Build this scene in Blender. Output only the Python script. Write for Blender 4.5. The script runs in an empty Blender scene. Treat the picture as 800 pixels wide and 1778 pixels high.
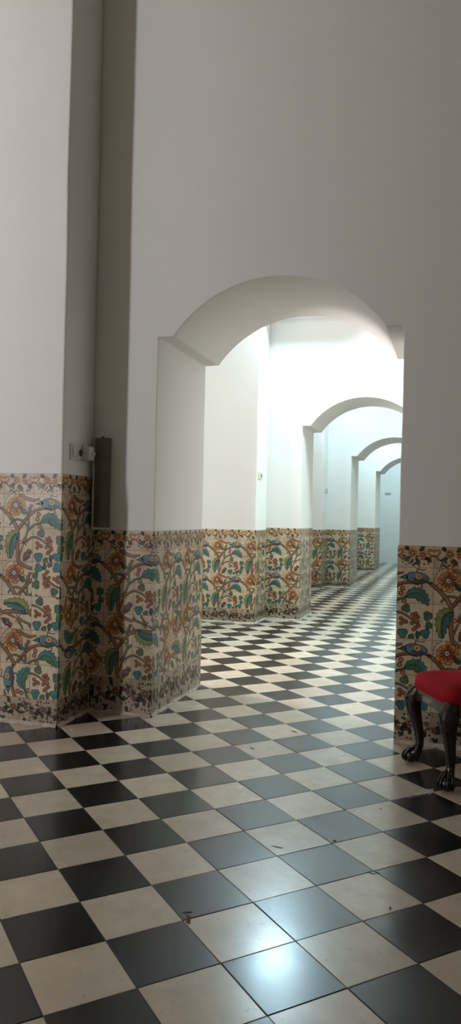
import bpy, bmesh, math, random
from mathutils import Vector, Matrix

S = bpy.context.scene
COL = S.collection
PI = math.pi

# ------------------------------------------------------------------ helpers
def tag(o, label=None, cat=None, group=None, kind=None):
    if label: o['label'] = label
    if cat: o['category'] = cat
    if group: o['group'] = group
    if kind: o['kind'] = kind
    return o

def link(name, me, mats, parent=None, smooth=False):
    for m in (mats if isinstance(mats, (list, tuple)) else [mats]):
        me.materials.append(m)
    if smooth:
        for p in me.polygons: p.use_smooth = True
    o = bpy.data.objects.new(name, me)
    COL.objects.link(o)
    if parent: o.parent = parent
    return o

def obj(name, bm, mats, parent=None, smooth=False, normals=True):
    if normals: bmesh.ops.recalc_face_normals(bm, faces=bm.faces)
    me = bpy.data.meshes.new(name)
    bm.to_mesh(me); bm.free()
    return link(name, me, mats, parent, smooth)

def empty(name, loc, rz=0.0):
    o = bpy.data.objects.new(name, None)
    o.location = loc; o.rotation_euler = (0, 0, rz)
    o.empty_display_size = 0.1
    COL.objects.link(o)
    return o

def bevel(o, w=0.008, seg=2, ang=35):
    m = o.modifiers.new('bevel', 'BEVEL')
    m.width = w; m.segments = seg; m.limit_method = 'ANGLE'; m.angle_limit = math.radians(ang)
    return o

def add_box(bm, x0, x1, y0, y1, z0, z1, mi=0):
    v = [bm.verts.new((x, y, z)) for z in (z0, z1) for y in (y0, y1) for x in (x0, x1)]
    fs = []
    for q in ((0, 2, 3, 1), (4, 5, 7, 6), (0, 1, 5, 4), (2, 6, 7, 3), (0, 4, 6, 2), (1, 3, 7, 5)):
        f = bm.faces.new([v[i] for i in q]); f.material_index = mi; fs.append(f)
    return fs

def catmull(P, n=8):
    P = [Vector(p) for p in P]
    Q = [2*P[0]-P[1]] + P + [2*P[-1]-P[-2]]
    out = []
    for i in range(1, len(Q)-2):
        a, b, c, d = Q[i-1], Q[i], Q[i+1], Q[i+2]
        for k in range(n):
            t = k/n
            out.append(0.5*((2*b)+(c-a)*t+(2*a-5*b+4*c-d)*t*t+(3*b-a-3*c+d)*t**3))
    out.append(P[-1].copy())
    return out

def add_tube(bm, path, radii, seg=12, squash=None, mi=0):
    """swept tube along path with a radius per point; squash=(direction, factor) flattens the section"""
    rings = []
    n = len(path)
    up = Vector((0, 0, 1))
    prev = None
    for i, p in enumerate(path):
        t = (path[min(i+1, n-1)] - path[max(i-1, 0)]).normalized()
        if prev is None:
            a = t.cross(Vector((0.31, 0.87, 0.11)))
            if a.length < 1e-3: a = t.cross(Vector((1, 0, 0)))
            a.normalize()
        else:
            a = (prev - t*prev.dot(t)).normalized()
        prev = a
        b = t.cross(a)
        r = radii[i]
        rings.append([bm.verts.new(p + a*math.cos(2*PI*k/seg)*r + b*math.sin(2*PI*k/seg)*r) for k in range(seg)])
    for i in range(n-1):
        for k in range(seg):
            f = bm.faces.new((rings[i][k], rings[i][(k+1) % seg], rings[i+1][(k+1) % seg], rings[i+1][k])); f.material_index = mi
    bm.faces.new(rings[0][::-1]); bm.faces.new(rings[-1])

def add_ball(bm, c, r, sc=(1, 1, 1), u=16, v=10, mi=0):
    m = Matrix.Translation(c) @ Matrix.Diagonal((sc[0]*r, sc[1]*r, sc[2]*r, 1))
    res = bmesh.ops.create_uvsphere(bm, u_segments=u, v_segments=v, radius=1, matrix=m)
    for vv in res['verts']:
        for f in vv.link_faces: f.material_index = mi

# ------------------------------------------------------------------ materials
def new_mat(name):
    m = bpy.data.materials.new(name); m.use_nodes = True
    nt = m.node_tree
    return m, nt, nt.nodes['Principled BSDF']

def N(nt, t, **kw):
    n = nt.nodes.new(t)
    for k, v in kw.items():
        if k in n.inputs: n.inputs[k].default_value = v
        else: setattr(n, k, v)
    return n

def noise(nt, scale, detail=4, rough=0.55, coord='Object'):
    tc = N(nt, 'ShaderNodeTexCoord')
    n = N(nt, 'ShaderNodeTexNoise')
    n.inputs['Scale'].default_value = scale; n.inputs['Detail'].default_value = detail
    n.inputs['Roughness'].default_value = rough
    nt.links.new(tc.outputs[coord], n.inputs['Vector'])
    return n

def ramp(nt, src, stops):
    r = N(nt, 'ShaderNodeValToRGB')
    e = r.color_ramp.elements
    while len(e) < len(stops): e.new(0.5)
    for k, (p, c) in enumerate(stops):
        e[k].position = p
        e[k].color = (c, c, c, 1) if isinstance(c, (int, float)) else (*c, 1)
    nt.links.new(src, r.inputs['Fac'])
    return r

def bump(nt, b, src, strength, dist=0.01):
    n = N(nt, 'ShaderNodeBump')
    n.inputs['Strength'].default_value = strength; n.inputs['Distance'].default_value = dist
    nt.links.new(src, n.inputs['Height']); nt.links.new(n.outputs['Normal'], b.inputs['Normal'])
    return n

def simple(name, colour, rough=0.5, metal=0.0, var=0.12, scale=30, spec=0.5, coat=0.0, bmp=0.0):
    m, nt, b = new_mat(name)
    n = noise(nt, scale)
    lo = tuple(c*(1-var) for c in colour); hi = tuple(min(1, c*(1+var)) for c in colour)
    r = ramp(nt, n.outputs['Fac'], [(0.3, lo), (0.7, hi)])
    nt.links.new(r.outputs['Color'], b.inputs['Base Color'])
    b.inputs['Roughness'].default_value = rough; b.inputs['Metallic'].default_value = metal
    b.inputs['Specular IOR Level'].default_value = spec
    b.inputs['Coat Weight'].default_value = coat
    if bmp: bump(nt, b, n.outputs['Fac'], bmp, 0.004)
    return m

def plaster(name, col):
    m, nt, b = new_mat(name)
    n = noise(nt, 1.3, 5, 0.6)
    r = ramp(nt, n.outputs['Fac'], [(0.25, tuple(c*0.965 for c in col)), (0.75, col)])
    nt.links.new(r.outputs['Color'], b.inputs['Base Color'])
    b.inputs['Roughness'].default_value = 0.85
    b.inputs['Specular IOR Level'].default_value = 0.25
    n2 = noise(nt, 5.0, 6, 0.55)
    bump(nt, b, n2.outputs['Fac'], 0.12, 0.02)
    return m

M_WALL = plaster('white_limewash', (0.80, 0.788, 0.762))
M_CREAM_BOUNCE = plaster('cream_bounce_tone', (0.74, 0.70, 0.58))  # unseen right wall; tone chosen to tune the bounce light
M_TIMBER_BOUNCE = simple('timber_bounce_tone', (0.50, 0.42, 0.31), 0.6, var=0.3, scale=6)  # unseen near ceiling; timber tone chosen to set the ambient light
M_CEIL = plaster('ceiling_limewash', (0.80, 0.79, 0.76))

def glazed():
    """tin-glazed tile: the painted decoration is a per-face colour, varied and worn by noise"""
    m, nt, b = new_mat('glazed_tile')
    a = N(nt, 'ShaderNodeVertexColor'); a.layer_name = 'glaze'
    n = noise(nt, 38, 5, 0.6)
    r = ramp(nt, n.outputs['Fac'], [(0.25, 0.72), (0.7, 1.06)])
    mul = N(nt, 'ShaderNodeMix', data_type='RGBA', blend_type='MULTIPLY'); mul.inputs['Factor'].default_value = 1
    nt.links.new(a.outputs['Color'], mul.inputs['A']); nt.links.new(r.outputs['Color'], mul.inputs['B'])
    # age: brownish film in large irregular patches
    n2 = noise(nt, 3.1, 6, 0.62)
    r2 = ramp(nt, n2.outputs['Fac'], [(0.48, 0.0), (0.72, 0.8)])
    mx = N(nt, 'ShaderNodeMix', data_type='RGBA', blend_type='MULTIPLY')
    nt.links.new(r2.outputs['Color'], mx.inputs['Factor'])
    nt.links.new(mul.outputs['Result'], mx.inputs['A'])
    mx.inputs['B'].default_value = (0.50, 0.36, 0.22, 1)
    nt.links.new(mx.outputs['Result'], b.inputs['Base Color'])
    rr = ramp(nt, n2.outputs['Fac'], [(0.3, 0.26), (0.7, 0.46)])
    nt.links.new(rr.outputs['Color'], b.inputs['Roughness'])
    bump(nt, b, n.outputs['Fac'], 0.15, 0.004)
    return m
M_TILE = glazed()

def floor_tile(name, col, col2, r0, r1, spec, spots):
    m, nt, b = new_mat(name)
    tc = N(nt, 'ShaderNodeTexCoord')
    # one tone per 0.25 m tile
    sc = N(nt, 'ShaderNodeVectorMath', operation='SCALE'); sc.inputs['Scale'].default_value = 4.0
    nt.links.new(tc.outputs['Object'], sc.inputs[0])
    fl = N(nt, 'ShaderNodeVectorMath', operation='FLOOR'); nt.links.new(sc.outputs[0], fl.inputs[0])
    sep = N(nt, 'ShaderNodeSeparateXYZ'); nt.links.new(fl.outputs[0], sep.inputs[0])
    cmb = N(nt, 'ShaderNodeCombineXYZ'); nt.links.new(sep.outputs[0], cmb.inputs[0]); nt.links.new(sep.outputs[1], cmb.inputs[1])
    wn = N(nt, 'ShaderNodeTexWhiteNoise'); nt.links.new(cmb.outputs[0], wn.inputs['Vector'])
    n = noise(nt, 7, 7, 0.65)
    n3 = noise(nt, 2.2, 4, 0.5)
    r = ramp(nt, n.outputs['Fac'], [(0.28, col2), (0.72, col)])
    tone = N(nt, 'ShaderNodeMapRange'); nt.links.new(wn.outputs['Value'], tone.inputs['Value'])
    tone.inputs['To Min'].default_value = 0.82; tone.inputs['To Max'].default_value = 1.08
    mul = N(nt, 'ShaderNodeMix', data_type='RGBA', blend_type='MULTIPLY'); mul.inputs['Factor'].default_value = 1
    nt.links.new(r.outputs['Color'], mul.inputs['A']); nt.links.new(tone.outputs['Result'], mul.inputs['B'])
    # scuffs
    n4 = noise(nt, 45, 3, 0.5)
    r4 = ramp(nt, n4.outputs['Fac'], [(0.64, 0.0), (0.74, 0.45)])
    mx = N(nt, 'ShaderNodeMix', data_type='RGBA', blend_type='MIX')
    nt.links.new(r4.outputs['Color'], mx.inputs['Factor']); nt.links.new(mul.outputs['Result'], mx.inputs['A'])
    mx.inputs['B'].default_value = (*spots, 1)
    nt.links.new(mx.outputs['Result'], b.inputs['Base Color'])
    rr = ramp(nt, n3.outputs['Fac'], [(0.3, r0), (0.7, r1)])
    nt.links.new(rr.outputs['Color'], b.inputs['Roughness'])
    b.inputs['Specular IOR Level'].default_value = spec
    bump(nt, b, n3.outputs['Fac'], 0.06, 0.02)
    return m
M_BLACK = floor_tile('black_floor_tile', (0.0095, 0.0098, 0.0115), (0.006, 0.0062, 0.007), 0.18, 0.28, 0.58, (0.05, 0.05, 0.05))
M_WHITE = floor_tile('white_floor_tile', (0.60, 0.515, 0.415), (0.46, 0.39, 0.305), 0.18, 0.29, 0.6, (0.28, 0.22, 0.16))
M_GROUT = simple('floor_grout', (0.05, 0.042, 0.034), 0.85)
M_CHIP = simple('chipped_screed', (0.10, 0.06, 0.035), 0.9, var=0.4, scale=90)
M_CHIPW = simple('bare_plaster_patch', (0.36, 0.33, 0.29), 0.8, var=0.3, scale=60)
M_VELVET, nt, b = new_mat('red_velvet')
n = noise(nt, 9, 5, 0.6)
r = ramp(nt, n.outputs['Fac'], [(0.3, (0.20, 0.003, 0.008)), (0.7, (0.36, 0.006, 0.014))])
nt.links.new(r.outputs['Color'], b.inputs['Base Color'])
b.inputs['Roughness'].default_value = 0.75; b.inputs['Specular IOR Level'].default_value = 0.15
b.inputs['Sheen Weight'].default_value = 0.7; b.inputs['Sheen Roughness'].default_value = 0.4
b.inputs['Sheen Tint'].default_value = (0.9, 0.08, 0.1, 1)
n = noise(nt, 300, 2, 0.5); bump(nt, b, n.outputs['Fac'], 0.25, 0.002)
M_WOOD = simple('dark_carved_wood', (0.009, 0.005, 0.0035), 0.27, var=0.4, scale=35, coat=0.1)
M_RAIL = simple('polished_wood_rail', (0.045, 0.024, 0.013), 0.2, var=0.3, scale=25, spec=0.8, coat=0.6)
M_PLATE = simple('ivory_plastic', (0.62, 0.60, 0.54), 0.4, var=0.03)
M_DARK = simple('black_plastic', (0.015, 0.014, 0.013), 0.5)
M_HOUS = simple('cream_enamel', (0.60, 0.57, 0.50), 0.45, var=0.04)
M_GREY = simple('dark_bronze_panel', (0.125, 0.105, 0.070), 0.42, var=0.18, scale=9)
M_STONE = simple('mortar_fillet', (0.42, 0.37, 0.31), 0.85, var=0.3, scale=25)
M_FRAME = simple('painted_window_frame', (0.30, 0.27, 0.22), 0.5)

# ------------------------------------------------------------------ camera (levelled from the floor tiling)
CAM_H = 1.2592
cam = bpy.data.cameras.new('camera'); co = bpy.data.objects.new('camera', cam); COL.objects.link(co)
pitch, roll, a = -3.34943973e-03, 2.23772935e-02, math.radians(16.4)
R0 = Matrix(((1, 0, 0), (0, 0, -1), (0, 1, 0)))
Rx = Matrix(((1, 0, 0), (0, math.cos(pitch), -math.sin(pitch)), (0, math.sin(pitch), math.cos(pitch))))
Rz = Matrix(((math.cos(roll), -math.sin(roll), 0), (math.sin(roll), math.cos(roll), 0), (0, 0, 1)))
Rc = Rz @ Rx @ R0
B = Matrix(((math.cos(a), -math.sin(a), 0), (math.sin(a), math.cos(a), 0), (0, 0, 1)))
Q = B @ Rc.transposed()
right, down, fwd = Q.col[0], Q.col[1], Q.col[2]
mw = Matrix(((right[0], -down[0], -fwd[0], 0), (right[1], -down[1], -fwd[1], 0), (right[2], -down[2], -fwd[2], CAM_H), (0, 0, 0, 1)))
co.matrix_world = mw
cam.sensor_fit = 'VERTICAL'; cam.sensor_height = 36.0; cam.lens = 1320/1778*36.0
cam.clip_start = 0.05; cam.clip_end = 200
S.camera = co

# ------------------------------------------------------------------ the plan (metres; +Y runs down the corridor)
XL, XR = -3.6, 2.0                # side walls
XL0, XR0, H0 = -6.5, 4.45, 6.4     # near bay's unseen part, made wider and higher to cut bounce light
XP = -2.197                       # side of the piers
XJ0, XJ1 = -1.775, -0.293         # arch jambs
ZJ, APEX = 2.345, 2.675
Y_BACK, Y_END = -1.6, 21.6
# pier front, arch wall front, arch wall back, ceiling height of the bay before it, dado heights (pier, wall), band-rows
BAYS = [dict(yp=3.967, yw=4.37, yb=5.305, H=6.4, dp=1.475, dw=1.145, dr=1.108),
        dict(yp=8.513, yw=9.018, yb=9.785, H=3.8, dp=1.085, dw=1.11, dr=1.11),
        dict(yp=13.05, yw=13.592, yb=14.65, H=3.8, dp=1.03, dw=1.03, dr=1.03),
        dict(yp=17.40, yw=17.985, yb=19.15, H=3.8, dp=1.02, dw=1.02, dr=1.02)]
NAME = ['nearest', 'second', 'third', 'farthest']

# ------------------------------------------------------------------ floor: one mesh of laid tiles, diagonal to the walls
FO = Vector((-2.01616276, 3.46487854, 0)); FA = math.radians(-45.0)
rnd = random.Random(4)
bm = bmesh.new()
ci, si = math.cos(FA), math.sin(FA)
T, g, ch = 0.25, 0.0011, 0.0014
for i in range(-70, 62):
    for j in range(-44, 92):
        cx = FO.x + ci*(i+.5)*T - si*(j+.5)*T; cy = FO.y + si*(i+.5)*T + ci*(j+.5)*T
        if not ((XL if cy > 4.6 else XL0)-.2 < cx < (XR if cy > 4.6 else XR0)+.2 and Y_BACK-.2 < cy < Y_END+.2): continue
        tx, ty, tz = rnd.gauss(0, .0016), rnd.gauss(0, .0016), rnd.uniform(-.0003, .0003)
        rg = rnd.uniform(-.0006, .0006)
        def V(u, v, d=0.0):
            return bm.verts.new((i*T+u, j*T+v, tz + tx*(u-T/2) + ty*(v-T/2) - d))
        lo, hi = g+rg, T-g+rg
        o_ = [V(lo, lo, ch), V(hi, lo, ch), V(hi, hi, ch), V(lo, hi, ch)]
        n_ = [V(lo+ch, lo+ch), V(hi-ch, lo+ch), V(hi-ch, hi-ch), V(lo+ch, hi-ch)]
        mi = 0 if (i + j) % 2 == 0 else 1
        f = bm.faces.new(n_); f.material_index = mi
        for k in range(4):
            f = bm.faces.new((o_[k], o_[(k+1) % 4], n_[(k+1) % 4], n_[k])); f.material_index = mi
# grout bed
def loc(x, y, z):
    d = Vector((x, y, 0)) - FO
    return (d.x*ci + d.y*si, -d.x*si + d.y*ci, z)
bm.faces.new([bm.verts.new(loc(x, y, -0.0018)) for x, y in ((XL0-.3, Y_BACK-.3), (XR0+.3, Y_BACK-.3), (XR0+.3, Y_END+.3), (XL0-.3, Y_END+.3))]).material_index = 2
# chips and scars in the glaze (x, y, length, width, turn, slot)
def scar(x, y, L, W, ang, mi, seed, z=0.0012):
    q = random.Random(seed); c = loc(x, y, z)
    pts = []
    for k in range(16):
        t = 2*PI*k/16; rr = 1 + q.uniform(-.38, .3)
        px, py = L*math.cos(t)*rr, W*math.sin(t)*rr
        pts.append((c[0]+px*math.cos(ang)-py*math.sin(ang), c[1]+px*math.sin(ang)+py*math.cos(ang), z))
    cen = bm.verts.new((c[0], c[1], z)); vs = [bm.verts.new(p) for p in pts]
    for k in range(16):
        f = bm.faces.new((cen, vs[k], vs[(k+1) % 16])); f.material_index = mi
SCARS = [(-0.7655, 2.2372, .026, .008, 2.7, 3), (-0.7839, 2.2765, .016, .005, 1.2, 3), (-0.138, 3.556, .060, .011, 1.57, 3),
         (-0.110, 3.62, .08, .030, 1.57, 4), (-0.200, 3.55, .020, .009, .5, 4), (-0.8705, 4.3745, .022, .008, .2, 3), (-1.0213, 3.9835, .018, .006, .1, 3),
         (-0.1725, 2.5092, .014, .004, 2.4, 3), (-0.2545, 2.7353, .018, .003, .4, 3), (-0.2362, 2.7437, .010, .003, 1.1, 3),
         (-0.4202, 2.9602, .008, .007, .3, 3), (-0.6175, 2.8325, .022, .006, .6, 4), (-0.28, 3.35, .010, .004, 2.0, 3), (-1.19, 2.88, .010, .003, 2.2, 3)]
for k, s_ in enumerate(SCARS): scar(*s_, seed=k)
fo = obj('floor', bm, [M_BLACK, M_WHITE, M_GROUT, M_CHIP, M_CHIPW], normals=False)
fo.location = FO; fo.rotation_euler = (0, 0, FA)
tag(fo, 'polished black and white checkerboard tile floor laid diagonally', 'floor', kind='structure')

# ------------------------------------------------------------------ arch walls, piers, side walls, ceilings
def arch_profile():
    pts = [(XJ0, 0)]
    q = random.Random(11)
    for k in range(1, 9): pts.append((XJ0 + q.uniform(-.0035, .0035), ZJ*k/9))
    pts += [(XJ0, ZJ), (XJ0+.10, ZJ)]
    x0, x1 = XJ0+.10, XJ1-.10
    c, r_ = (x0+x1)/2, APEX-ZJ
    hw = (x1-x0)/2; R = (hw*hw+r_*r_)/(2*r_)
    n = 36; th = math.asin(hw/R)
    for k in range(1, n):
        t = -th + 2*th*k/n
        pts.append((c + R*math.sin(t), ZJ + r_ - R + R*math.cos(t)))
    pts += [(x1, ZJ), (XJ1, ZJ)]
    for k in range(8, 0, -1): pts.append((XJ1 + q.uniform(-.0035, .0035), ZJ*k/9))
    pts.append((XJ1, 0))
    return pts
PROF = arch_profile()

def arch_wall(name, yw, yb, H, label, XL=XL, XR=XR):
    bm = bmesh.new()
    cache = {}
    def v(x, y, z):
        k = (round(x, 5), round(y, 5), round(z, 5))
        if k not in cache: cache[k] = bm.verts.new((x, y, z))
        return cache[k]
    def quad(a, b_, c, d):
        try: bm.faces.new((a, b_, c, d))
        except ValueError: pass
    n = len(PROF)
    for y, flip in ((yw, 1), (yb, 0)):
        def q2(p):
            w = [v(x, y, z) for x, z in p]
            quad(*(w if flip else w[::-1]))
        for k in range(9):      # sides of the opening, in courses so the jamb edge can wander
            (xa, za), (xb, zb) = PROF[k], PROF[k+1]
            q2([(XL, za), (xa, za), (xb, zb), (XL, zb)])
            (xa, za), (xb, zb) = PROF[n-1-k], PROF[n-2-k]
            q2([(xa, za), (XR, za), (XR, zb), (xb, zb)])
        q2([(XL, ZJ), (XJ0, ZJ), (XJ0, H), (XL, H)]); q2([(XJ1, ZJ), (XR, ZJ), (XR, H), (XJ1, H)])
        for k in range(9, n-10):
            (xa, za), (xb, zb) = PROF[k], PROF[k+1]
            q2([(xa, za), (xb, zb), (xb, H), (xa, H)])
    for k in range(n-1):
        (xa, za), (xb, zb) = PROF[k], PROF[k+1]
        quad(v(xa, yw, za), v(xa, yb, za), v(xb, yb, zb), v(xb, yw, zb))
    o = obj(name, bm, M_WALL)
    bevel(o, .006, 2, 40)
    return tag(o, label, 'wall', kind='structure')

def pier(name, yp, yw, H, seed, label, XL=XL, XR=XR):
    bm = bmesh.new(); q = random.Random(seed)
    zs = [H*k/14 for k in range(15)]
    L = []
    for k, z in enumerate(zs):
        e = 0 if z < 1.2 else q.uniform(-.004, .004)
        L.append([bm.verts.new(p) for p in ((XL, yp, z), (XP+e, yp+e*.6, z), (XP, yw, z), (XL, yw, z))])
    for k in range(14):
        for j in range(4):
            bm.faces.new((L[k][j], L[k][(j+1) % 4], L[k+1][(j+1) % 4], L[k+1][j]))
    bm.faces.new(L[-1]); bm.faces.new(L[0][::-1])
    o = obj(name, bm, M_WALL); bevel(o, .010, 2, 50)
    return tag(o, label, 'wall pier', kind='structure')

for k, b_ in enumerate(BAYS):
    H2 = max(b_['H'], BAYS[k+1]['H'] if k < 3 else 0)
    arch_wall(['wall_front', 'wall_middle', 'wall_far', 'wall_back'][k], b_['yw'], b_['yb'], H2,
              ['near white wall pierced by the large round arch', 'white wall with the second arch along the corridor',
               'white wall with the third arch along the corridor', 'white wall with the smallest, most distant arch'][k], XL0 if k == 0 else XL, XR0 if k == 0 else XR)
    pier(['wall_pier_left', 'wall_pier_middle', 'wall_pier_far', 'wall_pier_back'][k], b_['yp'], b_['yw'], b_['H'], 20+k,
         ['white pier at the left edge beside the near arch', 'white pier seen through the near arch',
          'narrow strip of white pier seen through the second arch', 'white pier hidden behind the third arch'][k], XL0 if k == 0 else XL)

bm = bmesh.new(); add_box(bm, XL, XR, Y_END, Y_END+.2, 0, 3.8)
tag(obj('wall_end', bm, M_WALL), 'plain white wall closing the far end of the corridor', 'wall', kind='structure')
# wall behind the viewer, with the deep window that lights the near bay from the back left
BW = (-5.75, -5.25, 1.6, 4.6)
bm = bmesh.new()
for x0, x1, z0, z1 in ((XL0-.2, BW[0], 0, H0), (BW[1], XR0+.2, 0, H0), (BW[0], BW[1], 0, BW[2]), (BW[0], BW[1], BW[3], H0)):
    add_box(bm, x0, x1, Y_BACK-.45, Y_BACK, z0, z1)
tag(obj('wall_behind', bm, M_WALL), 'white wall with a deep window behind the viewer', 'wall', kind='structure')
bm = bmesh.new(); add_box(bm, XL0-.2, XL0, Y_BACK-.45, 4.4, 0, H0)
tag(obj('wall_left', bm, M_WALL), 'white side wall on the left of the near bay', 'wall', kind='structure')
bm = bmesh.new(); add_box(bm, XR0, XR0+.2, Y_BACK, 4.4, 0, H0)
tag(obj('wall_right', bm, M_CREAM_BOUNCE), 'unseen side wall right of the near bay, cream tone set for bounce light', 'wall', kind='structure')
bm = bmesh.new(); add_box(bm, XR, XR+.2, 5.2, Y_END+.2, 0, 5.0)
tag(obj('wall_right.001', bm, M_WALL), 'white side wall along the right of the corridor', 'wall', kind='structure')

# left wall with one tall narrow window per bay; each window lights the pier and casts its edge on the arch wall
WIN = [(6.15, .30, 1.4, 3.6), (10.72, .30, 1.4, 3.6), (15.2, .30, 1.4, 3.6)]
bm = bmesh.new()
y = 4.45
for (wy, ww, z0, z1) in WIN:
    add_box(bm, XL-.25, XL, y, wy-ww/2, 0, 5.0)
    add_box(bm, XL-.25, XL, wy-ww/2, wy+ww/2, 0, z0)
    add_box(bm, XL-.25, XL, wy-ww/2, wy+ww/2, z1, 5.0)
    y = wy+ww/2
add_box(bm, XL-.25, XL, y, Y_END+.2, 0, 5.0)
tag(obj('wall_left.001', bm, M_WALL), 'white side wall with tall narrow window slits on the left', 'wall', kind='structure')
for k, (wy, ww, z0, z1) in enumerate(WIN):
    bm = bmesh.new(); xf0, xf1 = XL-.22, XL-.18
    for (y0, y1, a0, a1) in ((wy-ww/2, wy-ww/2+.02, z0, z1), (wy+ww/2-.02, wy+ww/2, z0, z1), (wy-ww/2, wy+ww/2, z0, z0+.03), (wy-ww/2, wy+ww/2, z1-.03, z1)):
        add_box(bm, xf0, xf1, y0, y1, a0, a1)
    tag(obj('window_%d' % (k+1), bm, M_FRAME), 'tall narrow window slit lighting the %s bay' % ['second', 'third', 'fourth'][k], 'window', kind='structure')

bm = bmesh.new(); yf = Y_BACK-.40
for (x0, x1, a0, a1) in ((BW[0], BW[0]+.03, BW[2], BW[3]), (BW[1]-.03, BW[1], BW[2], BW[3]), (BW[0], BW[1], BW[2], BW[2]+.04), (BW[0], BW[1], BW[3]-.04, BW[3])):
    add_box(bm, x0, x1, yf, yf+.04, a0, a1)
tag(obj('window_4', bm, M_FRAME), 'deep window behind the viewer lighting the near bay', 'window', kind='structure')
# ceilings, with a skylight well and an added fill well over each farther bay
SKY = [None, (8.22, 8.62, .18), (12.2, 12.9, .3), (16.6, 17.3, .3), (20.0, 20.7, .3)]
SX = (-1.84, -.22)                 # left skylight of a bay, and an added right-hand fill mirrored across the axis
Y0 = [Y_BACK-.45] + [b_['yb'] for b_ in BAYS]
Y1 = [b_['yw'] for b_ in BAYS] + [Y_END+.2]
for k in range(5):
    H = BAYS[k]['H'] if k < 4 else 3.8
    bm = bmesh.new()
    s = SKY[k]
    if s is None: add_box(bm, XL0-.2, XR0+.2, Y0[k], Y1[k], H, H+.2)
    else:
        y0, y1, hw = s
        add_box(bm, XL-.25, XR+.2, Y0[k], y0, H, H+.35); add_box(bm, XL-.25, XR+.2, y1, Y1[k], H, H+.35)
        for xa, xb in ((XL-.25, SX[0]-hw), (SX[0]+hw, SX[1]-hw), (SX[1]+hw, XR+.2)): add_box(bm, xa, xb, y0, y1, H, H+.35)
    tag(obj('ceiling' if k == 0 else 'ceiling.%03d' % k, bm, M_CEIL if k else M_TIMBER_BOUNCE),
        ('white' if k else 'unseen bounce-toned timber') + ' ceiling over the %s bay of the corridor' % (['near', 'second', 'third', 'fourth', 'last'][k]), 'ceiling', kind='structure')

# thin cornice mouldings
def cornice(name, z, b_, label):
    bm = bmesh.new()
    for dz, d in ((0, .014), (.035, .022)):
        add_box(bm, XP, XR, b_['yw']-d, b_['yw']+.01, z+dz, z+dz+.014)
        add_box(bm, XP-.01, XP+d, b_['yp']-d, b_['yw'], z+dz, z+dz+.014)
        add_box(bm, XL, XP, b_['yp']-d, b_['yp']+.01, z+dz, z+dz+.014)
    o = obj(name, bm, M_WALL); bevel(o, .003, 1)
    tag(o, label, 'moulding', kind='structure')
cornice('trim_1', 3.60, BAYS[1], 'thin double moulding high on the wall seen through the near arch')

# ------------------------------------------------------------------ painted tile dados
def hexc(s):
    c = [int(s[i:i+2], 16)/255 for i in (0, 2, 4)]
    return tuple(x/12.92 if x <= .04045 else ((x+.055)/1.055)**2.4 for x in c)
C = dict(white=hexc('d0bfa6'), orange=hexc('c47a30'), yell=hexc('d3a458'), rust=hexc('783413'), brown=hexc('80563a'), bark=hexc('9c7450'),
         dark=hexc('22160f'), green=hexc('4a6d50'), lime=hexc('7f8c56'), teal=hexc('35787a'), deep=hexc('204852'), blue=hexc('667f8c'),
         navy=hexc('3a4854'), maroon=hexc('52292d'), pale=hexc('e2dccd'), grout=hexc('76604a'), berry=hexc('91502c'), olive=hexc('4f5a40'), base=hexc('b09c82'))

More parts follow.
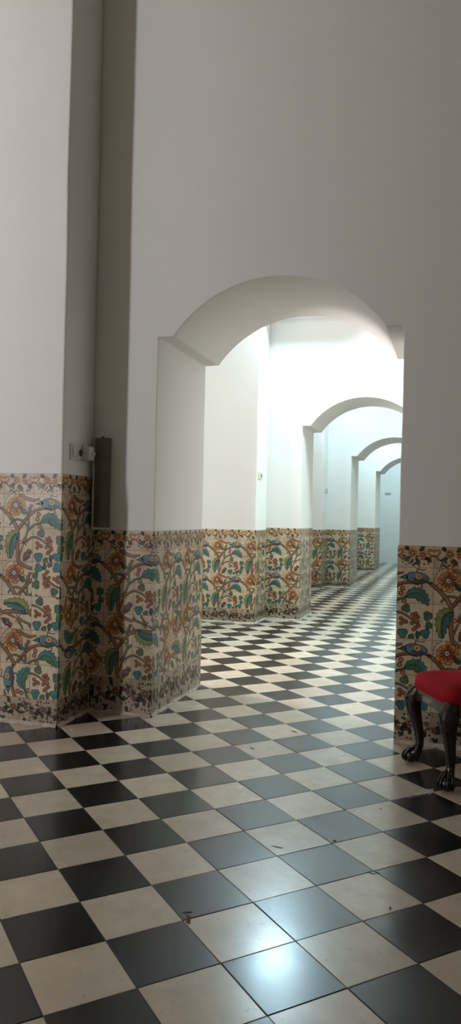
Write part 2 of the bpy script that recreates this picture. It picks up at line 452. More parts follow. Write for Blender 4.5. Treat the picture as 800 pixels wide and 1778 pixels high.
class Draw:
    """collects flat glaze shapes as convex polygons (layer, colour, points) in tile units"""
    def __init__(s): s.p = []
    def poly(s, lay, col, pts): s.p.append((lay, C[col], pts))
    def fan(s, lay, col, c, pts):
        for k in range(len(pts)): s.poly(lay, col, [c, pts[k], pts[(k+1) % len(pts)]])
    def stroke(s, lay, col, P, w, n=6, out=None):
        Q = catmull([(x, y, 0) for x, y in P], n); m = len(Q)
        W = catmull([(x, 0, 0) for x in w], n) if len(w) == len(P) else [Vector((w[0] + (w[-1]-w[0])*k/(m-1), 0, 0)) for k in range(m)]
        L, R = [], []
        for k in range(m):
            t = (Q[min(k+1, m-1)]-Q[max(k-1, 0)]); t = t.normalized() if t.length else Vector((1, 0, 0))
            nx, ny = -t.y, t.x; h = W[k].x/2
            L.append((Q[k].x+nx*h, Q[k].y+ny*h)); R.append((Q[k].x-nx*h, Q[k].y-ny*h))
        for k in range(m-1): s.poly(lay, col, [L[k], R[k], R[k+1], L[k+1]])
    def branch(s, P, w, lay=2, col='brown', hi='bark'):
        s.stroke(lay, 'dark', P, [x+.028 for x in w]); s.stroke(lay+1, col, P, w)
        s.stroke(lay+2, hi, [(x-.006, y+.012) for x, y in P], [x*.38 for x in w])
    def disc(s, lay, col, c, r, ry=None, n=12, rot=0):
        ry = ry or r
        s.fan(lay, col, c, [(c[0]+r*math.cos(2*PI*k/n)*math.cos(rot)-ry*math.sin(2*PI*k/n)*math.sin(rot),
                             c[1]+r*math.cos(2*PI*k/n)*math.sin(rot)+ry*math.sin(2*PI*k/n)*math.cos(rot)) for k in range(n)])
    def leaf(s, P, wl, wr, cl, cr, lay=3, teeth=7, vein='dark', edge='dark'):
        n = teeth*2
        Q = catmull([(x, y, 0) for x, y in P], max(2, n//(len(P)-1))); m = len(Q)
        for side, w, col in ((1, wl, cl), (-1, wr, cr)):
            for grow, cc, ll in ((.02, edge, lay), (0, col, lay+1)):
                E = []
                for k in range(m):
                    f = k/(m-1); t = (Q[min(k+1, m-1)]-Q[max(k-1, 0)]).normalized()
                    h = w*math.sin(PI*min(1, f*.92+.05))**.75*(1.0 if k % 2 else .68) + grow
                    if k in (0, m-1): h = grow
                    tt = .05*(k % 2)
                    E.append((Q[k].x-t.y*h*side+t.x*tt, Q[k].y+t.x*h*side+t.y*tt))
                for k in range(m-1):
                    a_, b2 = (Q[k].x, Q[k].y), (Q[k+1].x, Q[k+1].y)
                    s.poly(ll, cc, [a_, b2, E[k+1]]); s.poly(ll, cc, [a_, E[k+1], E[k]])
        s.stroke(lay+2, vein, P, [.026, .008], 5)
    def lobes(s, c, r, col, rot=0, lay=3, k=3):
        for gq, cc, ll in ((.022, 'dark', lay), (0, col, lay+1)):
            pts = []
            for j in range(24):
                t = 2*PI*j/24
                rr = r*(.66+.34*abs(math.cos(k*(t-rot)/2)))*(1 if j % 2 else .92)+gq
                pts.append((c[0]+rr*math.cos(t), c[1]+rr*math.sin(t)))
            s.fan(ll, cc, c, pts)
        s.stroke(lay+2, 'dark', [c, (c[0]+r*.8*math.cos(rot), c[1]+r*.8*math.sin(rot))], [.02, .008], 2)
    def flower(s, c, r, outer='orange', inner='rust', n=11, lay=3):
        big = n > 8
        for j in range(n):
            t0 = 2*PI*j/n+.05; t1 = 2*PI*(j+1)/n-.05; tm = (t0+t1)/2
            rr = r*(1.0, .90, 1.06, .94)[j % 4]
            if big and 1.9 < tm % (2*PI) < 3.0: rr *= .80
            f = lambda t, q: (c[0]+q*math.cos(t), c[1]+q*math.sin(t))
            s.poly(lay, 'dark', [f(t0, r*.2), f(t0-.04, rr*1.05), f(tm, rr*1.08), f(t1+.04, rr*1.05), f(t1, r*.2)])
            s.poly(lay+1, outer, [f(t0, r*.2), f(t0, rr), f(tm, rr*1.03), f(t1, rr), f(t1, r*.2)])
            s.poly(lay+1.5, 'yell', [f(t0+.06, rr*.97), f(tm, rr*1.0), f(t1-.06, rr*.97), f(tm, rr*.62)])
            s.poly(lay+2, inner, [f(t0, r*.15), f(t0+.03, rr*.50), f(tm, rr*.86), f(t1-.03, rr*.50), f(t1, r*.15)])
            s.poly(lay+2.4, 'dark', [f(tm-.12, r*.15), f(tm-.04, rr*.46), f(tm+.04, rr*.46), f(tm+.12, r*.15)])
        s.disc(lay+3, 'dark', c, r*.26); s.disc(lay+4, 'pale', c, r*.20); s.disc(lay+5, 'navy', c, r*.13, r*.06, rot=.6)
        if big:
            for j in range(7):
                t = 1.35+j*.30; q = r*1.16
                s.stroke(lay, 'dark', [(c[0]+q*math.cos(t), c[1]+q*math.sin(t)), (c[0]+q*1.03*math.cos(t+.1), c[1]+q*1.03*math.sin(t+.1)), (c[0]+q*math.cos(t+.2), c[1]+q*math.sin(t+.2))], [.022, .022], 2)

def module():
    d = Draw()
    # trunk and boughs, running on into the neighbouring modules
    for ox, oy in ((0, 0), (2, 0), (-2, 0), (0, 2)):
        d.branch([(ox-.12, oy+1.60), (ox+.18, oy+1.36), (ox+.42, oy+1.05), (ox+.49, oy+.80), (ox+.49, oy+.35), (ox+.54, oy+.02), (ox+.72, oy-.12), (ox+.97, oy-.19), (ox+1.2, oy-.15)],
                 [.08, .10, .11, .11, .10, .10, .09, .08, .025])
    d.branch([(.51, .95), (.77, 1.27), (1.03, 1.49), (1.33, 1.58), (1.62, 1.53)], [.09, .085, .08, .07, .04], col='rust', hi='bark')
    d.branch([(.20, 1.05), (.36, 1.22), (.62, 1.21), (.82, 1.03)], [.03, .045, .05, .04], col='olive', hi='lime')
    d.branch([(.73, 1.50), (.83, 1.30), (.83, .97), (.70, .58)], [.03, .045, .05, .05], col='olive', hi='lime')
    d.branch([(.85, .92), (1.0, 1.06), (1.28, 1.17)], [.05, .05, .04], col='olive', hi='green')
    d.branch([(.76, .60), (1.02, .73), (1.33, .63), (1.62, .38)], [.04, .045, .04, .03], col='olive', hi='bark')
    d.branch([(.66, .46), (.60, .30), (.54, .15)], [.03, .045, .05], col='brown')
    d.flower((.40, 1.66), .31)
    d.leaf([(.54, 1.58), (.66, 1.50), (.74, 1.42)], .07, .08, 'green', 'deep', lay=5, teeth=3)
    d.leaf([(.83, 1.34), (.86, 1.52), (.95, 1.70)], .05, .05, 'lime', 'brown', teeth=3)
    # bird
    for ox in (0, -2):
        d.disc(4, 'dark', (ox+1.56, 1.71), .33, .17, 18, -.1); d.disc(5, 'blue', (ox+1.56, 1.715), .305, .148, 18, -.1)
        d.disc(6, 'navy', (ox+1.64, 1.64), .2, .07, 14, -.1)
        d.disc(4, 'dark', (ox+1.24, 1.72), .095, .075); d.disc(5, 'teal', (ox+1.24, 1.72), .07, .055)
        d.poly(5, 'dark', [(ox+1.18, 1.75), (ox+1.02, 1.70), (ox+1.18, 1.68)])
        d.stroke(5, 'dark', [(ox+1.75, 1.62), (ox+1.9, 1.57), (ox+2.02, 1.56)], [.05, .03])
        d.disc(7, 'yell', (ox+1.60, 1.75), .085, n=8); d.disc(8, 'brown', (ox+1.60, 1.75), .035, n=8)
        d.stroke(4, 'dark', [(ox+1.56, 1.86), (ox+1.56, 1.96), (ox+1.70, 1.93), (ox+1.80, 1.96)], [.03, .025])
        d.stroke(4, 'maroon', [(ox+1.68, 1.55), (ox+1.70, 1.44), (ox+1.64, 1.40)], [.04, .02])
    d.leaf([(1.24, 1.16), (1.48, 1.29), (1.70, 1.22), (1.86, .98)], .17, .20, 'teal', 'green', teeth=8)
    for x, y in ((1.13, 1.26), (1.22, 1.05), (1.17, 1.40)):
        d.disc(3, 'dark', (x, y), .075); d.disc(4, 'berry', (x, y), .06); d.disc(5, 'yell', (x, y), .032); d.disc(6, 'dark', (x, y), .014, n=6)
    # big two-toned leaf
    d.leaf([(.56, .79), (.36, .76), (.23, .52), (.25, .06)], .15, .20, 'deep', 'lime', lay=6, teeth=9)
    d.leaf([(.56, .79), (.40, .74), (.29, .50), (.26, .10)], .17, .05, 'teal', 'green', lay=8, teeth=8)
    for j in range(7):
        t = j*2*PI/7; d.stroke(5, 'dark', [(.70, .57), (.70+.14*math.cos(t), .57+.12*math.sin(t))], [.05, .035], 2)
        d.stroke(6, 'bark', [(.70, .57), (.70+.12*math.cos(t), .57+.10*math.sin(t))], [.03, .02], 2)
    d.leaf([(.70, .02), (.80, .16), (.94, .36)], .12, .10, 'brown', 'maroon', teeth=3); d.disc(7, 'maroon', (.83, .2), .12, .055, rot=1.0); d.disc(8, 'blue', (.83, .2), .05, .03, rot=1.0)
    for x, y in ((1.45, .68), (1.54, .71), (1.51, .59), (1.59, .49), (1.44, .44), (1.54, .32), (1.49, .27), (1.14, .56), (1.28, .47), (1.15, .42), (1.21, .50), (1.60, .62), (1.62, .38)):
        d.disc(5, 'dark', (x, y), .062, n=9); d.disc(6, 'berry', (x, y), .048, n=9); d.disc(7, 'orange', (x-.01, y+.012), .02, n=6)
    for x, y, r_, cc, rt in ((1.27, .85, .12, 'green', 1.2), (1.19, .15, .14, 'teal', .6), (1.87, .66, .13, 'green', 2.2), (1.90, .40, .10, 'green', 4), (1.80, .17, .13, 'teal', 5), (1.43, .06, .08, 'green', 1)):
        d.lobes((x, y), r_, cc, rt)
    d.leaf([(1.60, .0), (1.60, .12), (1.62, .22)], .06, .06, 'deep', 'green', teeth=3)
    return d.p

def band_top():
    d = Draw()
    for ox in (0, 1, 2):
        B_ = [(ox-.03, .30), (ox-.14, .40), (ox-.13, .50), (ox, .46), (ox+.13, .50), (ox+.14, .40), (ox+.03, .30)]
        d.stroke(3, 'dark', B_, [.06, .06]); d.stroke(4, 'orange', B_, [.04, .04])
        d.stroke(3, 'dark', [(ox-.18, .20), (ox-.02, .34), (ox+.18, .20)], [.045, .045]); d.stroke(4, 'berry', [(ox-.18, .20), (ox-.02, .34), (ox+.18, .20)], [.028, .028])
    q = random.Random(8)
    for ox in (.5, 1.5):
        d.flower((ox-.08, .40), .12, 'orange', 'berry', 7, 5)
        d.flower((ox+.20, .36), .11, 'yell', 'rust', 6, 5)
        for (x, y, dx, dy, c1, c2) in ((-.14, .30, -.16, -.10, 'green', 'teal'), (.10, .46, .10, .12, 'green', 'deep'), (.28, .30, .12, -.14, 'olive', 'green'), (-.2, .46, -.08, .1, 'olive', 'dark'), (.02, .26, .06, -.18, 'green', 'olive')):
            d.leaf([(ox+x, y), (ox+x+dx*.5+.02, y+dy*.5), (ox+x+dx, y+dy)], .05, .05, c1, c2, teeth=3)
        for j in range(34):
            x, y = ox+q.uniform(-.36, .36), q.uniform(.04, .32)
            d.disc(5+(j % 3), ('dark', 'olive', 'berry', 'dark', 'rust')[j % 5], (x, y), q.uniform(.018, .040), n=6)
    return d.p

def band_base():
    d = Draw(); q = random.Random(5)
    for ox in (.5, 1.5):
        d.branch([(ox-.48, .50), (ox-.25, .36), (ox, .48), (ox+.25, .36), (ox+.48, .50)], [.02, .025, .03, .025, .02], col='olive', hi='brown')
        d.flower((ox-.03, .56), .12, 'berry', 'maroon', 7, 5)
        for k in range(13):
            t = q.uniform(0, 2*PI); x, y = ox+q.uniform(-.40, .40), q.uniform(.22, .72); L = q.uniform(.12, .2)
            d.leaf([(x, y), (x+.5*L*math.cos(t)+.02, y+.5*L*math.sin(t)), (x+L*math.cos(t+.3), y+L*math.sin(t+.3))], .045, .045, ('olive', 'dark', 'green')[k % 3], ('dark', 'olive', 'maroon')[k % 3], teeth=3)
        for sx in (-1, 1): d.flower((ox+sx*.40, .50+.08*sx), .075, 'brown', 'maroon', 6, 6)
        for j in range(44):
            x, y = ox+q.uniform(-.48, .48), q.uniform(.06, .84)
            d.disc(5, 'dark', (x, y), q.uniform(.018, .040), n=6)
            if j % 2: d.disc(6, ('berry', 'olive', 'maroon')[j % 3], (x, y), .016, n=6)
    return d.p

def clip(pts, x0, x1, y0, y1):
    if all(x0 <= p[0] <= x1 and y0 <= p[1] <= y1 for p in pts): return pts
    for ax, lim, sg in ((0, x0, 1), (0, x1, -1), (1, y0, 1), (1, y1, -1)):
        out = []
        for k in range(len(pts)):
            p, q = pts[k-1], pts[k]
            dp, dq = (p[ax]-lim)*sg, (q[ax]-lim)*sg
            if (dp >= 0) != (dq >= 0):
                t = dp/(dp-dq); out.append((p[0]+(q[0]-p[0])*t, p[1]+(q[1]-p[1])*t))
            if dq >= 0: out.append(q)
        pts = out
        if len(pts) < 3: return None
    return pts

def cells(polys, nx, ny, h=1.0):
    """split a motif into the tiles it is painted across"""
    out = {}
    for i in range(nx):
        for j in range(ny):
            L = []
            for lay, col, pts in polys:
                c = clip(pts, i, i+1, j*h, (j+1)*h)
                if c: L.append((lay, col, [(x-i, y-j*h) for x, y in c]))
            out[i, j] = L
    return out
MOD = cells(module(), 2, 2); TOP = cells(band_top(), 2, 1, .6); BASE = cells(band_base(), 2, 1, .9)
TS = 0.2
TH = 0.008

def dado(name, origin, axis, length, height, a0, seed, label, lend=0, rend=0):
    """tile panel; origin = lower left corner on the wall plane as seen from the room, axis 'x' (faces -Y) or 'y' (faces +X)"""
    rows = 6 if height > 1.3 else 4
    top = .12; base = height - top - rows*TS
    q = random.Random(seed)
    verts, faces, cols = [], [], []
    ox, oy = origin
    def W(u, z, d):
        return (ox+u, oy-TH-d, z) if axis == 'x' else (ox+TH+d, oy+u, z)
    def face(pts, d, col):
        n = len(verts)
        verts.extend(W(u, z, d) for u, z in pts); faces.append(list(range(n, n+len(pts)))); cols.append(col)
    u0, u1 = -lend*TH, length+rend*TH
    i0 = math.floor((u0-a0)/TS); i1 = math.ceil((u1-a0)/TS)
    # bed, its edges and the capping
    face([(u0, 0), (u1, 0), (u1, height), (u0, height)], 0, C['grout'])
    n = len(verts); E = [(u0, 0), (u1, 0), (u1, height), (u0, height)]
    for (ua, za), (ub, zb) in zip(E, E[1:]+E[:1]):
        n = len(verts); verts.extend([W(ua, za, 0), W(ua, za, -TH), W(ub, zb, -TH), W(ub, zb, 0)]); faces.append([n, n+1, n+2, n+3]); cols.append(C['base'])
    def tile(uL, zB, w, h, cell, sc, rot, tone, sy=1.0):
        # the tile body, tilted a hair, then its painting; everything is trimmed to the panel
        jit = [q.uniform(.0002, .0006) for _ in range(4)]
        gp = .0014
        ru = (max(u0, uL+gp), min(u1, uL+w-gp)); rz = (max(0, zB+gp), min(height-.001, zB+h-gp))
        if ru[1]-ru[0] < .004 or rz[1]-rz[0] < .004: return
        wc = tuple(c*tone for c in C['white'])
        face([(ru[0], rz[0]), (ru[1], rz[0]), (ru[1], rz[1]), (ru[0], rz[1])], .0006, wc)
        for lay, col, pts in cell:
            P = []
            for x, y_ in pts:
                if rot: 
                    x, y_ = x-.5, y_-.5
                    for _ in range(rot): x, y_ = -y_, x
                    x, y_ = x+.5, y_+.5
                P.append((uL+x*sc, zB+y_*sc*sy))
            c = clip(P, ru[0], ru[1], rz[0], rz[1])
            if c:
                tv = q.uniform(.80, 1.12)
                face(c, .0007+.00008*lay, tuple(x*tv*tone for x in col))
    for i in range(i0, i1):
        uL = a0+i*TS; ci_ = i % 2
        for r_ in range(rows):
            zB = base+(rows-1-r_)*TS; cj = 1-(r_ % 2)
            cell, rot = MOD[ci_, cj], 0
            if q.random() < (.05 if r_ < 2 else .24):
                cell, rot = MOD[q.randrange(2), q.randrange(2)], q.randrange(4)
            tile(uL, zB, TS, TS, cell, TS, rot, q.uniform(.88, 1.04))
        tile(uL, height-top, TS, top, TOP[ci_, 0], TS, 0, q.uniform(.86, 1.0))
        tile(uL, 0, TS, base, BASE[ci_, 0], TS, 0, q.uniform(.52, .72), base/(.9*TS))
    # mortar fillet where the tiles meet the floor
    n0 = len(faces)
    k = 12; R_ = []
    for j in range(k+1):
        u = u0+(u1-u0)*j/k; hh = .012+q.uniform(0, .012); dd = .010+q.uniform(0, .012)
        R_.append((len(verts), len(verts)+1)); verts.append(W(u, hh, .0016)); verts.append(W(u, .0014, dd))
    for j in range(k):
        faces.append([R_[j][0], R_[j][1], R_[j+1][1], R_[j+1][0]]); cols.append(C['base'])
    me = bpy.data.meshes.new(name); me.from_pydata(verts, [], faces)
    ca = me.color_attributes.new('glaze', 'FLOAT_COLOR', 'CORNER')
    buf = []
    for f, c in zip(faces, cols): buf.extend((*c, 1.0)*len(f))
    ca.data.foreach_set('color', buf)
    mi = [0]*n0 + [1]*k
    o = link(name, me, [M_TILE, M_STONE])
    me.polygons.foreach_set('material_index', mi)
    return tag(o, label, 'tile dado', kind='structure')

tn = [1]
def D(*a_, **k):
    tn[0] += 1
    return dado('trim_%d' % tn[0], *a_, **k)
b1, b2, b3, b4 = BAYS
D((XL0, 3.967), 'x', XP-XL0, b1['dp'], 3.93, 1, 'tall painted flower tile dado on the pier at the left edge', rend=1)
D((XP, 3.967), 'y', .403, b1['dp'], .035, 2, 'tall painted tile dado on the shaded side of the left pier', rend=0, lend=1)
D((XP, 4.37), 'x', XJ0-XP, b1['dw'], .097, 3, 'painted flower tile dado below the dark wall fixture', rend=1)
D((XJ0, 4.37), 'y', .935, b1['dw'], .11, 4, 'pale painted tile dado inside the near arch jamb', lend=1, rend=1)
D((XJ1, 4.37), 'x', XR0-XJ1, b1['dr'], .19, 5, 'painted flower tile dado behind the red stool', lend=1)
D((-3.6, 8.513), 'x', 3.6+XP, b2['dp'], .87, 6, 'colourful tile dado on the pier seen just inside the near arch', rend=1)
D((XP, 8.513), 'y', .505, b2['dp'], .03, 7, 'tile dado on the narrow side of the second pier', lend=1)
D((XP, 9.018), 'x', XJ0-XP, b2['dw'], .222, 8, 'bright tile dado left of the second arch', rend=1)
D((XJ0, 9.018), 'y', .767, b2['dw'], .1, 9, 'tile dado inside the second arch jamb', lend=1, rend=1)
D((XJ1, 9.018), 'x', XR-XJ1, b2['dr'], .19, 10, 'tile dado right of the second arch', lend=1)
D((-3.6, 13.05), 'x', 3.6+XP, b3['dp'], 1.23, 11, 'tile dado strip seen just inside the second arch', rend=1)
D((XP, 13.05), 'y', .542, b3['dp'], .03, 12, 'tile dado on the narrow side of the third pier', lend=1)
D((XP, 13.592), 'x', XJ0-XP, b3['dw'], .18, 13, 'tile dado left of the third arch', rend=1)
D((XJ0, 13.592), 'y', 1.058, b3['dw'], .1, 14, 'tile dado inside the third arch jamb', lend=1, rend=1)
D((XJ1, 13.592), 'x', XR-XJ1, b3['dr'], .19, 15, 'tile dado right of the third arch', lend=1)
D((XP, 17.985), 'x', XJ0-XP, b4['dw'], .2, 16, 'smallest tile dado left of the farthest arch', rend=1)
D((XJ0, 17.985), 'y', 1.165, b4['dw'], .1, 17, 'tile dado inside the farthest arch jamb', lend=1, rend=1)

# ------------------------------------------------------------------ stool
def stool():
    ang = math.atan2(.391, -.191) - PI/2          # local +y runs along the visible side, front to back
    d_ = Vector((-.439, .899, 0)); e_ = Vector((.899, .439, 0))
    hw, hd = .262, .1935                           # half spacing of the leg posts (feet stand out a little further)
    foot_back = Vector((-.207, 4.053, 0)); foot_front = Vector((-.016, 3.662, 0))
    mid = (foot_back+foot_front)/2
    c = mid + e_*(hw+.024)
    t = empty('stool', (c.x, c.y, 0), ang)
    tag(t, 'dark carved wooden stool with red velvet seat by the right wall', 'stool')
    # seat: rounded-rectangle cushion, domed
    bm = bmesh.new()
    A, Bh = hw+.012, hd+.012
    def outline(s, inset=0):
        pts = []; r_ = .05; a_, b_ = A-inset, Bh-inset
        for qx, qy, t0 in ((1, 1, 0), (-1, 1, PI/2), (-1, -1, PI), (1, -1, 3*PI/2)):
            for k in range(7):
                th = t0+PI/2*k/6
                pts.append((qx*(a_-r_)+r_*math.cos(th), qy*(b_-r_)+r_*math.sin(th)))
        return [(x*s, y_*s) for x, y_ in pts]
    prof = [(.93, .388), (.985, .391), (1.0, .402), (1.012, .425), (1.005, .447), (.97, .463), (.9, .474), (.75, .484), (.5, .491), (.25, .494)]
    rings = []
    for s, z in prof:
        rings.append([bm.verts.new((x, y_, z)) for x, y_ in outline(s)])
    n = len(rings[0])
    for i in range(len(rings)-1):
        for k in range(n): bm.faces.new((rings[i][k], rings[i][(k+1) % n], rings[i+1][(k+1) % n], rings[i+1][k]))
    bm.faces.new(rings[-1]); bm.faces.new(rings[0][::-1])
    obj('seat', bm, M_VELVET, t, smooth=True)
    # seat rail: four shaped boards between the posts
    bm = bmesh.new()
    def rail(p0, p1, nrm):
        m = 16; R_ = []
        for k in range(m+1):
            f = k/m; p = p0.lerp(p1, f)
            low = .318 + .030*math.sin(PI*f)**.7 - .010*math.exp(-((f-.5)/.12)**2)
            R_.append([bm.verts.new((p.x+nrm.x*o, p.y+nrm.y*o, z)) for o, z in ((.010, low), (.014, .375), (.010, .392), (-.012, .392), (-.012, low))])
        for k in range(m):
            for j in range(5): bm.faces.new((R_[k][j], R_[k][(j+1) % 5], R_[k+1][(j+1) % 5], R_[k+1][j]))
        bm.faces.new(R_[0]); bm.faces.new(R_[-1][::-1])
    a_, b_ = hw-.004, hd-.004
    rail(Vector((-a_, -b_, 0)), Vector((-a_, b_, 0)), Vector((-1, 0, 0))); rail(Vector((a_, b_, 0)), Vector((a_, -b_, 0)), Vector((1, 0, 0)))
    rail(Vector((a_, -b_, 0)), Vector((-a_, -b_, 0)), Vector((0, -1, 0))); rail(Vector((-a_, b_, 0)), Vector((a_, b_, 0)), Vector((0, 1, 0)))
    obj('seat_rail', bm, M_RAIL, t, smooth=False)
    proto = None
    for qx, qy in ((-1, 1), (-1, -1), (1, -1), (1, 1)):
        th = math.atan2(qy, qx)
        if proto is None:
            # cabriole leg, built pointing along +x outwards
            bm = bmesh.new()
            path = catmull([(-.010, 0, .392), (.004, 0, .365), (.022, 0, .330), (.020, 0, .285), (.004, 0, .225), (-.012, 0, .160), (-.016, 0, .105), (-.004, 0, .066), (.012, 0, .048)], 6)
            rad = [p.x for p in catmull([(.036, 0, 0), (.041, 0, 0), (.045, 0, 0), (.040, 0, 0), (.030, 0, 0), (.0242, 0, 0), (.0212, 0, 0), (.0235, 0, 0), (.027, 0, 0)], 6)]
            add_tube(bm, path, rad, 18)
            # carved acanthus at the knee: ridges running down the outer face with a scroll at each side
            for k, yy in enumerate((-.026, -.013, 0, .013, .026)):
                L = .10 - abs(yy)*1.6
                w = abs(yy)*.55
                P = catmull([(.050-w, yy*1.0, .366), (.068-w*1.2, yy*1.1, .335), (.060-w, yy*.9, .300), (.036-w*.6, yy*.5, .366-L-.03)], 5)
                add_tube(bm, P, [.0065*(1-.6*i/(len(P)-1)) for i in range(len(P))], 7)
            for sgn in (-1, 1):
                P = [Vector((.020+.020*math.cos(q_)*(1-q_/9), sgn*(.040+.004*q_/5), .338+.020*math.sin(q_)*(1-q_/9))) for q_ in [k*.5 for k in range(13)]]
                add_tube(bm, P, [.006*(1-.04*k) for k in range(13)], 7)
            leg = obj('leg', bm, M_WOOD, t, smooth=True)
            bm = bmesh.new()
            add_ball(bm, (.030, 0, .0350), .0345, (1.10, 1.06, 1.0), 20, 14)
            for k, yy in enumerate((-1.15, -.4, .4, 1.15)):     # claws gripping the ball
                dx, dy = math.cos(yy), math.sin(yy)
                P = catmull([(.004+.006*dx, .012*dy, .082), (.022+.016*dx, .026*dy, .072), (.030+.034*dx, .036*dy, .050), (.030+.041*dx, .042*dy, .028), (.030+.034*dx, .036*dy, .009)], 5)
                add_tube(bm, P, [.0090, .0088, .0086, .0084, .0086, .0084, .0080, .0074, .0070, .0074, .0078, .0076, .0070, .0062, .0058, .0058, .0054, .0048, .0040, .0032, .002][:len(P)], 9)
            P = catmull([(-.012, 0, .080), (-.010, 0, .045), (-.004, 0, .010)], 4)
            add_tube(bm, P, [.012, .0115, .011, .0105, .010, .0095, .008, .006, .005][:len(P)], 9)
            foot = obj('claw_foot', bm, M_WOOD, leg, smooth=True)
            proto = (leg, foot)
        else:
            leg = proto[0].copy(); COL.objects.link(leg); leg.parent = t
            foot = proto[1].copy(); COL.objects.link(foot); foot.parent = leg
        leg.location = (qx*(hw-.010), qy*(hd-.006), 0); leg.rotation_euler = (0, 0, th)
    return t
stool()

# ------------------------------------------------------------------ socket plate, plug and wall fixture in the near corner
def rounded_plate(bm, x, y0, y1, z0, z1, t, r_=.008, mi=0):
    pts = []
    for qy, qz, t0 in ((1, 1, 0), (0, 1, PI/2), (0, 0, PI), (1, 0, 3*PI/2)):
        cy = y1-r_ if qy else y0+r_; cz = z1-r_ if qz else z0+r_
        for k in range(5):
            a_ = t0+PI/2*k/4; pts.append((cy+r_*math.cos(a_), cz+r_*math.sin(a_)))
    b0 = [bm.verts.new((x, p, q)) for p, q in pts]; b1_ = [bm.verts.new((x+t*.7, p, q)) for p, q in pts]
    cy, cz = (y0+y1)/2, (z0+z1)/2
    b2_ = [bm.verts.new((x+t, cy+(p-cy)*(1-.004/(y1-y0)), cz+(q-cz)*(1-.006/(z1-z0)))) for p, q in pts]
    n = len(pts)
    for L, U in ((b0, b1_), (b1_, b2_)):
        for k in range(n): bm.faces.new((L[k], L[(k+1) % n], U[(k+1) % n], U[k])).material_index = mi
    bm.faces.new(b2_).material_index = mi; bm.faces.new(b0[::-1]).material_index = mi

def cyl_x(bm, x0, x1, cy, cz, r_, seg=24):
    a_ = [bm.verts.new((x0, cy+r_*math.cos(2*PI*k/seg), cz+r_*math.sin(2*PI*k/seg))) for k in range(seg)]
    b_ = [bm.verts.new((x1, cy+r_*math.cos(2*PI*k/seg), cz+r_*math.sin(2*PI*k/seg))) for k in range(seg)]
    for k in range(seg): bm.faces.new((a_[k], a_[(k+1) % seg], b_[(k+1) % seg], b_[k]))
    bm.faces.new(a_[::-1]); bm.faces.new(b_)

sp = empty('socket_plate', (XP, 4.165, 1.613))
tag(sp, 'ivory triple socket plate on the shaded side of the left pier', 'wall socket')
bm = bmesh.new(); rounded_plate(bm, 0, -.115, .125, -.048, .048, .010); obj('plate', bm, M_PLATE, sp)
bm = bmesh.new(); rounded_plate(bm, .0095, -.088, -.038, -.030, .030, .006, .003); obj('blank_module', bm, M_PLATE, sp)
bm = bmesh.new(); rounded_plate(bm, .0095, -.028, .032, -.032, .032, .004, .006)
sk = obj('socket_face', bm, M_PLATE, sp)
bm = bmesh.new(); cyl_x(bm, .0133, .0142, .002, 0, .021)
h_ = obj('socket_well', bm, M_DARK, sk); h_['label'] = 'dark round socket well'
# plug
pg = empty('plug_adapter', (XP+.010, 4.225, 1.613))
tag(pg, 'white plug adapter pushed into the socket plate beside the dark fixture', 'plug')
bm = bmesh.new(); add_box(bm, .0005, .050, -.036, .036, -.042, .045); bevel(obj('body', bm, M_PLATE, pg), .010, 3)
bm = bmesh.new(); cyl_x(bm, .048, .064, .012, .0, .012); bevel(obj('knob', bm, M_PLATE, pg), .003, 2)
bm = bmesh.new()
for k in range(4): add_box(bm, .0495, .0530, -.03, .03, -.036+k*.008, -.033+k*.008)
obj('ribs', bm, M_PLATE, pg)

wf = empty('wall_fixture', (-2.117, 4.37, 1.147))
tag(wf, 'tall narrow cream fixture with dark front mounted upright in the corner', 'wall fixture')
bm = bmesh.new()
add_box(bm, -.052, .046, -.012, -.0005, .0, .572)           # back plate
add_box(bm, -.056, -.044, -.060, -.012, .0, .45)           # left cheek
add_box(bm, -.046, .046, -.066, -.012, .0, .014)            # bottom cap
add_box(bm, -.046, .046, -.052, -.012, .560, .572)          # top cap
bevel(obj('housing', bm, M_HOUS, wf), .002, 2)
bm = bmesh.new()
m = 10; R_ = []
for k in range(m+1):
    u = -.044+.092*k/m; dd = .056+.010*math.sin(PI*k/m)
    R_.append([bm.verts.new(p) for p in ((u, -dd, .0142), (u, -dd, .572), (u, -.014, .572), (u, -.014, .0142))])
for k in range(m):
    for j in range(4): bm.faces.new((R_[k][j], R_[k][(j+1) % 4], R_[k+1][(j+1) % 4], R_[k+1][j]))
bm.faces.new(R_[0]); bm.faces.new(R_[-1][::-1])
fp = obj('front_panel', bm, M_GREY, wf, smooth=False); fp['label'] = 'dark bronze front panel'
for nm, z in (('screw', .578), ('screw', .004)):
    bm = bmesh.new(); add_tube(bm, [Vector((-.002, -.030, z-.012)), Vector((-.002, -.030, z+.006))], [.007, .007], 12)
    bmesh.ops.translate(bm, verts=bm.verts, vec=(0, -.026 if z < .1 else 0, 0)); obj(nm, bm, M_DARK, wf)

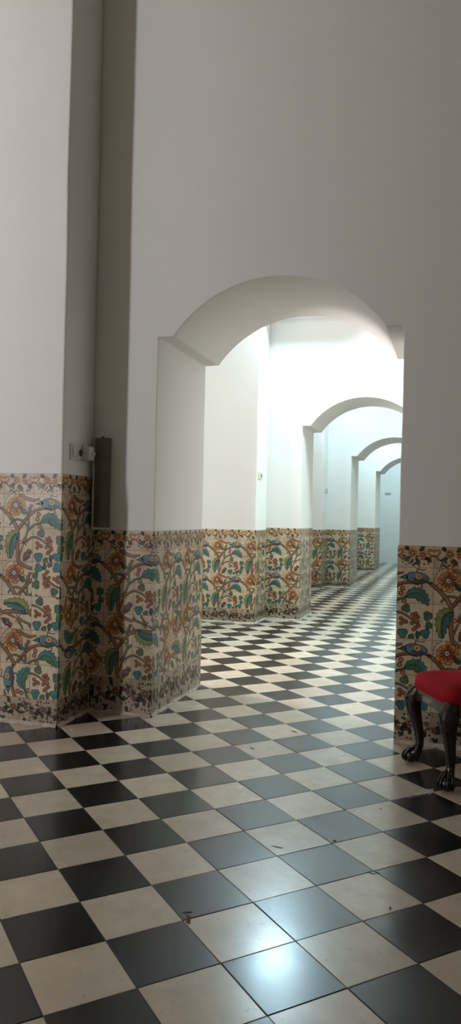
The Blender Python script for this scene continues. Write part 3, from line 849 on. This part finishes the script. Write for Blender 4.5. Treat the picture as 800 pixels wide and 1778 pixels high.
# small fittings down the corridor
def small_plate(loc_, label, y=.055, z=.04):
    t = empty('socket_plate', loc_); tag(t, label, 'wall socket')
    bm = bmesh.new(); rounded_plate(bm, 0, -y, y, -z, z, .011); obj('plate', bm, M_PLATE, t)
    bm = bmesh.new(); cyl_x(bm, .0105, .0125, y*.4, 0, .022)
    w = obj('socket_well', bm, M_DARK, t); w['label'] = 'dark round socket well'
small_plate((XP, 8.645, 1.722), 'small white socket plate on the pier seen through the near arch', .095, .042)
small_plate((XP, 13.45, 1.732), 'tiny white socket plate on the pier seen through the second arch', .11, .042)
sg = empty('wall_sign', (-1.793, Y_END, 1.943)); tag(sg, 'tiny grey plate on the plain wall at the far end', 'plate')
bm = bmesh.new(); add_box(bm, -.08, .08, -.014, -.0005, -.028, .028); bevel(obj('panel', bm, M_FRAME, sg), .004, 2)
bm = bmesh.new(); add_box(bm, -.072, .072, -.016, -.0135, -.02, .02); obj('face', bm, simple('grey_plate', (.45, .47, .48), .5), sg)

# ------------------------------------------------------------------ daylight and added fill
def area(name, loc_, rot, sx, sy, power, col):
    l = bpy.data.lights.new(name, 'AREA'); l.shape = 'RECTANGLE'; l.size = sx; l.size_y = sy; l.energy = power; l.color = col
    o = bpy.data.objects.new(name, l); o.location = loc_; o.rotation_euler = rot; COL.objects.link(o); return o
WP = [(160, (1.0, .90, .89)), (70, (1.0, .95, .92)), (60, (1, 1, 1))]
for k, (wy, ww, z0, z1) in enumerate(WIN):
    area('daylight_window', (XL-.16, wy, (z0+z1)/2), (0, -PI/2, 0), z1-z0-.06, ww-.05, WP[k][0], WP[k][1])
area('daylight_window', ((BW[0]+BW[1])/2, Y_BACK-.36, (BW[2]+BW[3])/2), (PI/2, 0, 0), BW[1]-BW[0]-.06, BW[3]-BW[2]-.08, 300, (.96, .965, .995))
SP = [None, (60, 150), (50, 50), (50, 50), (45, 45)]
for k, s in enumerate(SKY):
    if s:
        for j in range(2):
            area('skylight_and_fill', (SX[j], (s[0]+s[1])/2, 3.8+(.03 if k == 1 and j == 0 else .15)), (-PI/4.8*(k == 1 and j == 0), 0, 0), s[2]*2-.02, s[1]-s[0]-.02, SP[k][j], ((.58, .86, 1.0), (.66, .95, .95))[j])  # right-hand one of each pair is added fill to brighten the arch jambs

w = bpy.data.worlds.new('world'); S.world = w; w.use_nodes = True
bg = w.node_tree.nodes['Background']; bg.inputs['Color'].default_value = (.75, .85, 1, 1); bg.inputs['Strength'].default_value = 0.4

vs = S.view_settings
S.display_settings.display_device = 'sRGB'
vs.view_transform = 'Standard'; vs.look = 'None'; vs.exposure = 0.0; vs.gamma = 1.0; vs.use_curve_mapping = False
S.cycles.max_bounces = 8; S.cycles.diffuse_bounces = 6; S.cycles.glossy_bounces = 4
S.cycles.sample_clamp_indirect = 3.0; S.cycles.blur_glossy = 1.0; S.cycles.caustics_reflective = False; S.cycles.caustics_refractive = False
S.cycles.use_adaptive_sampling = False
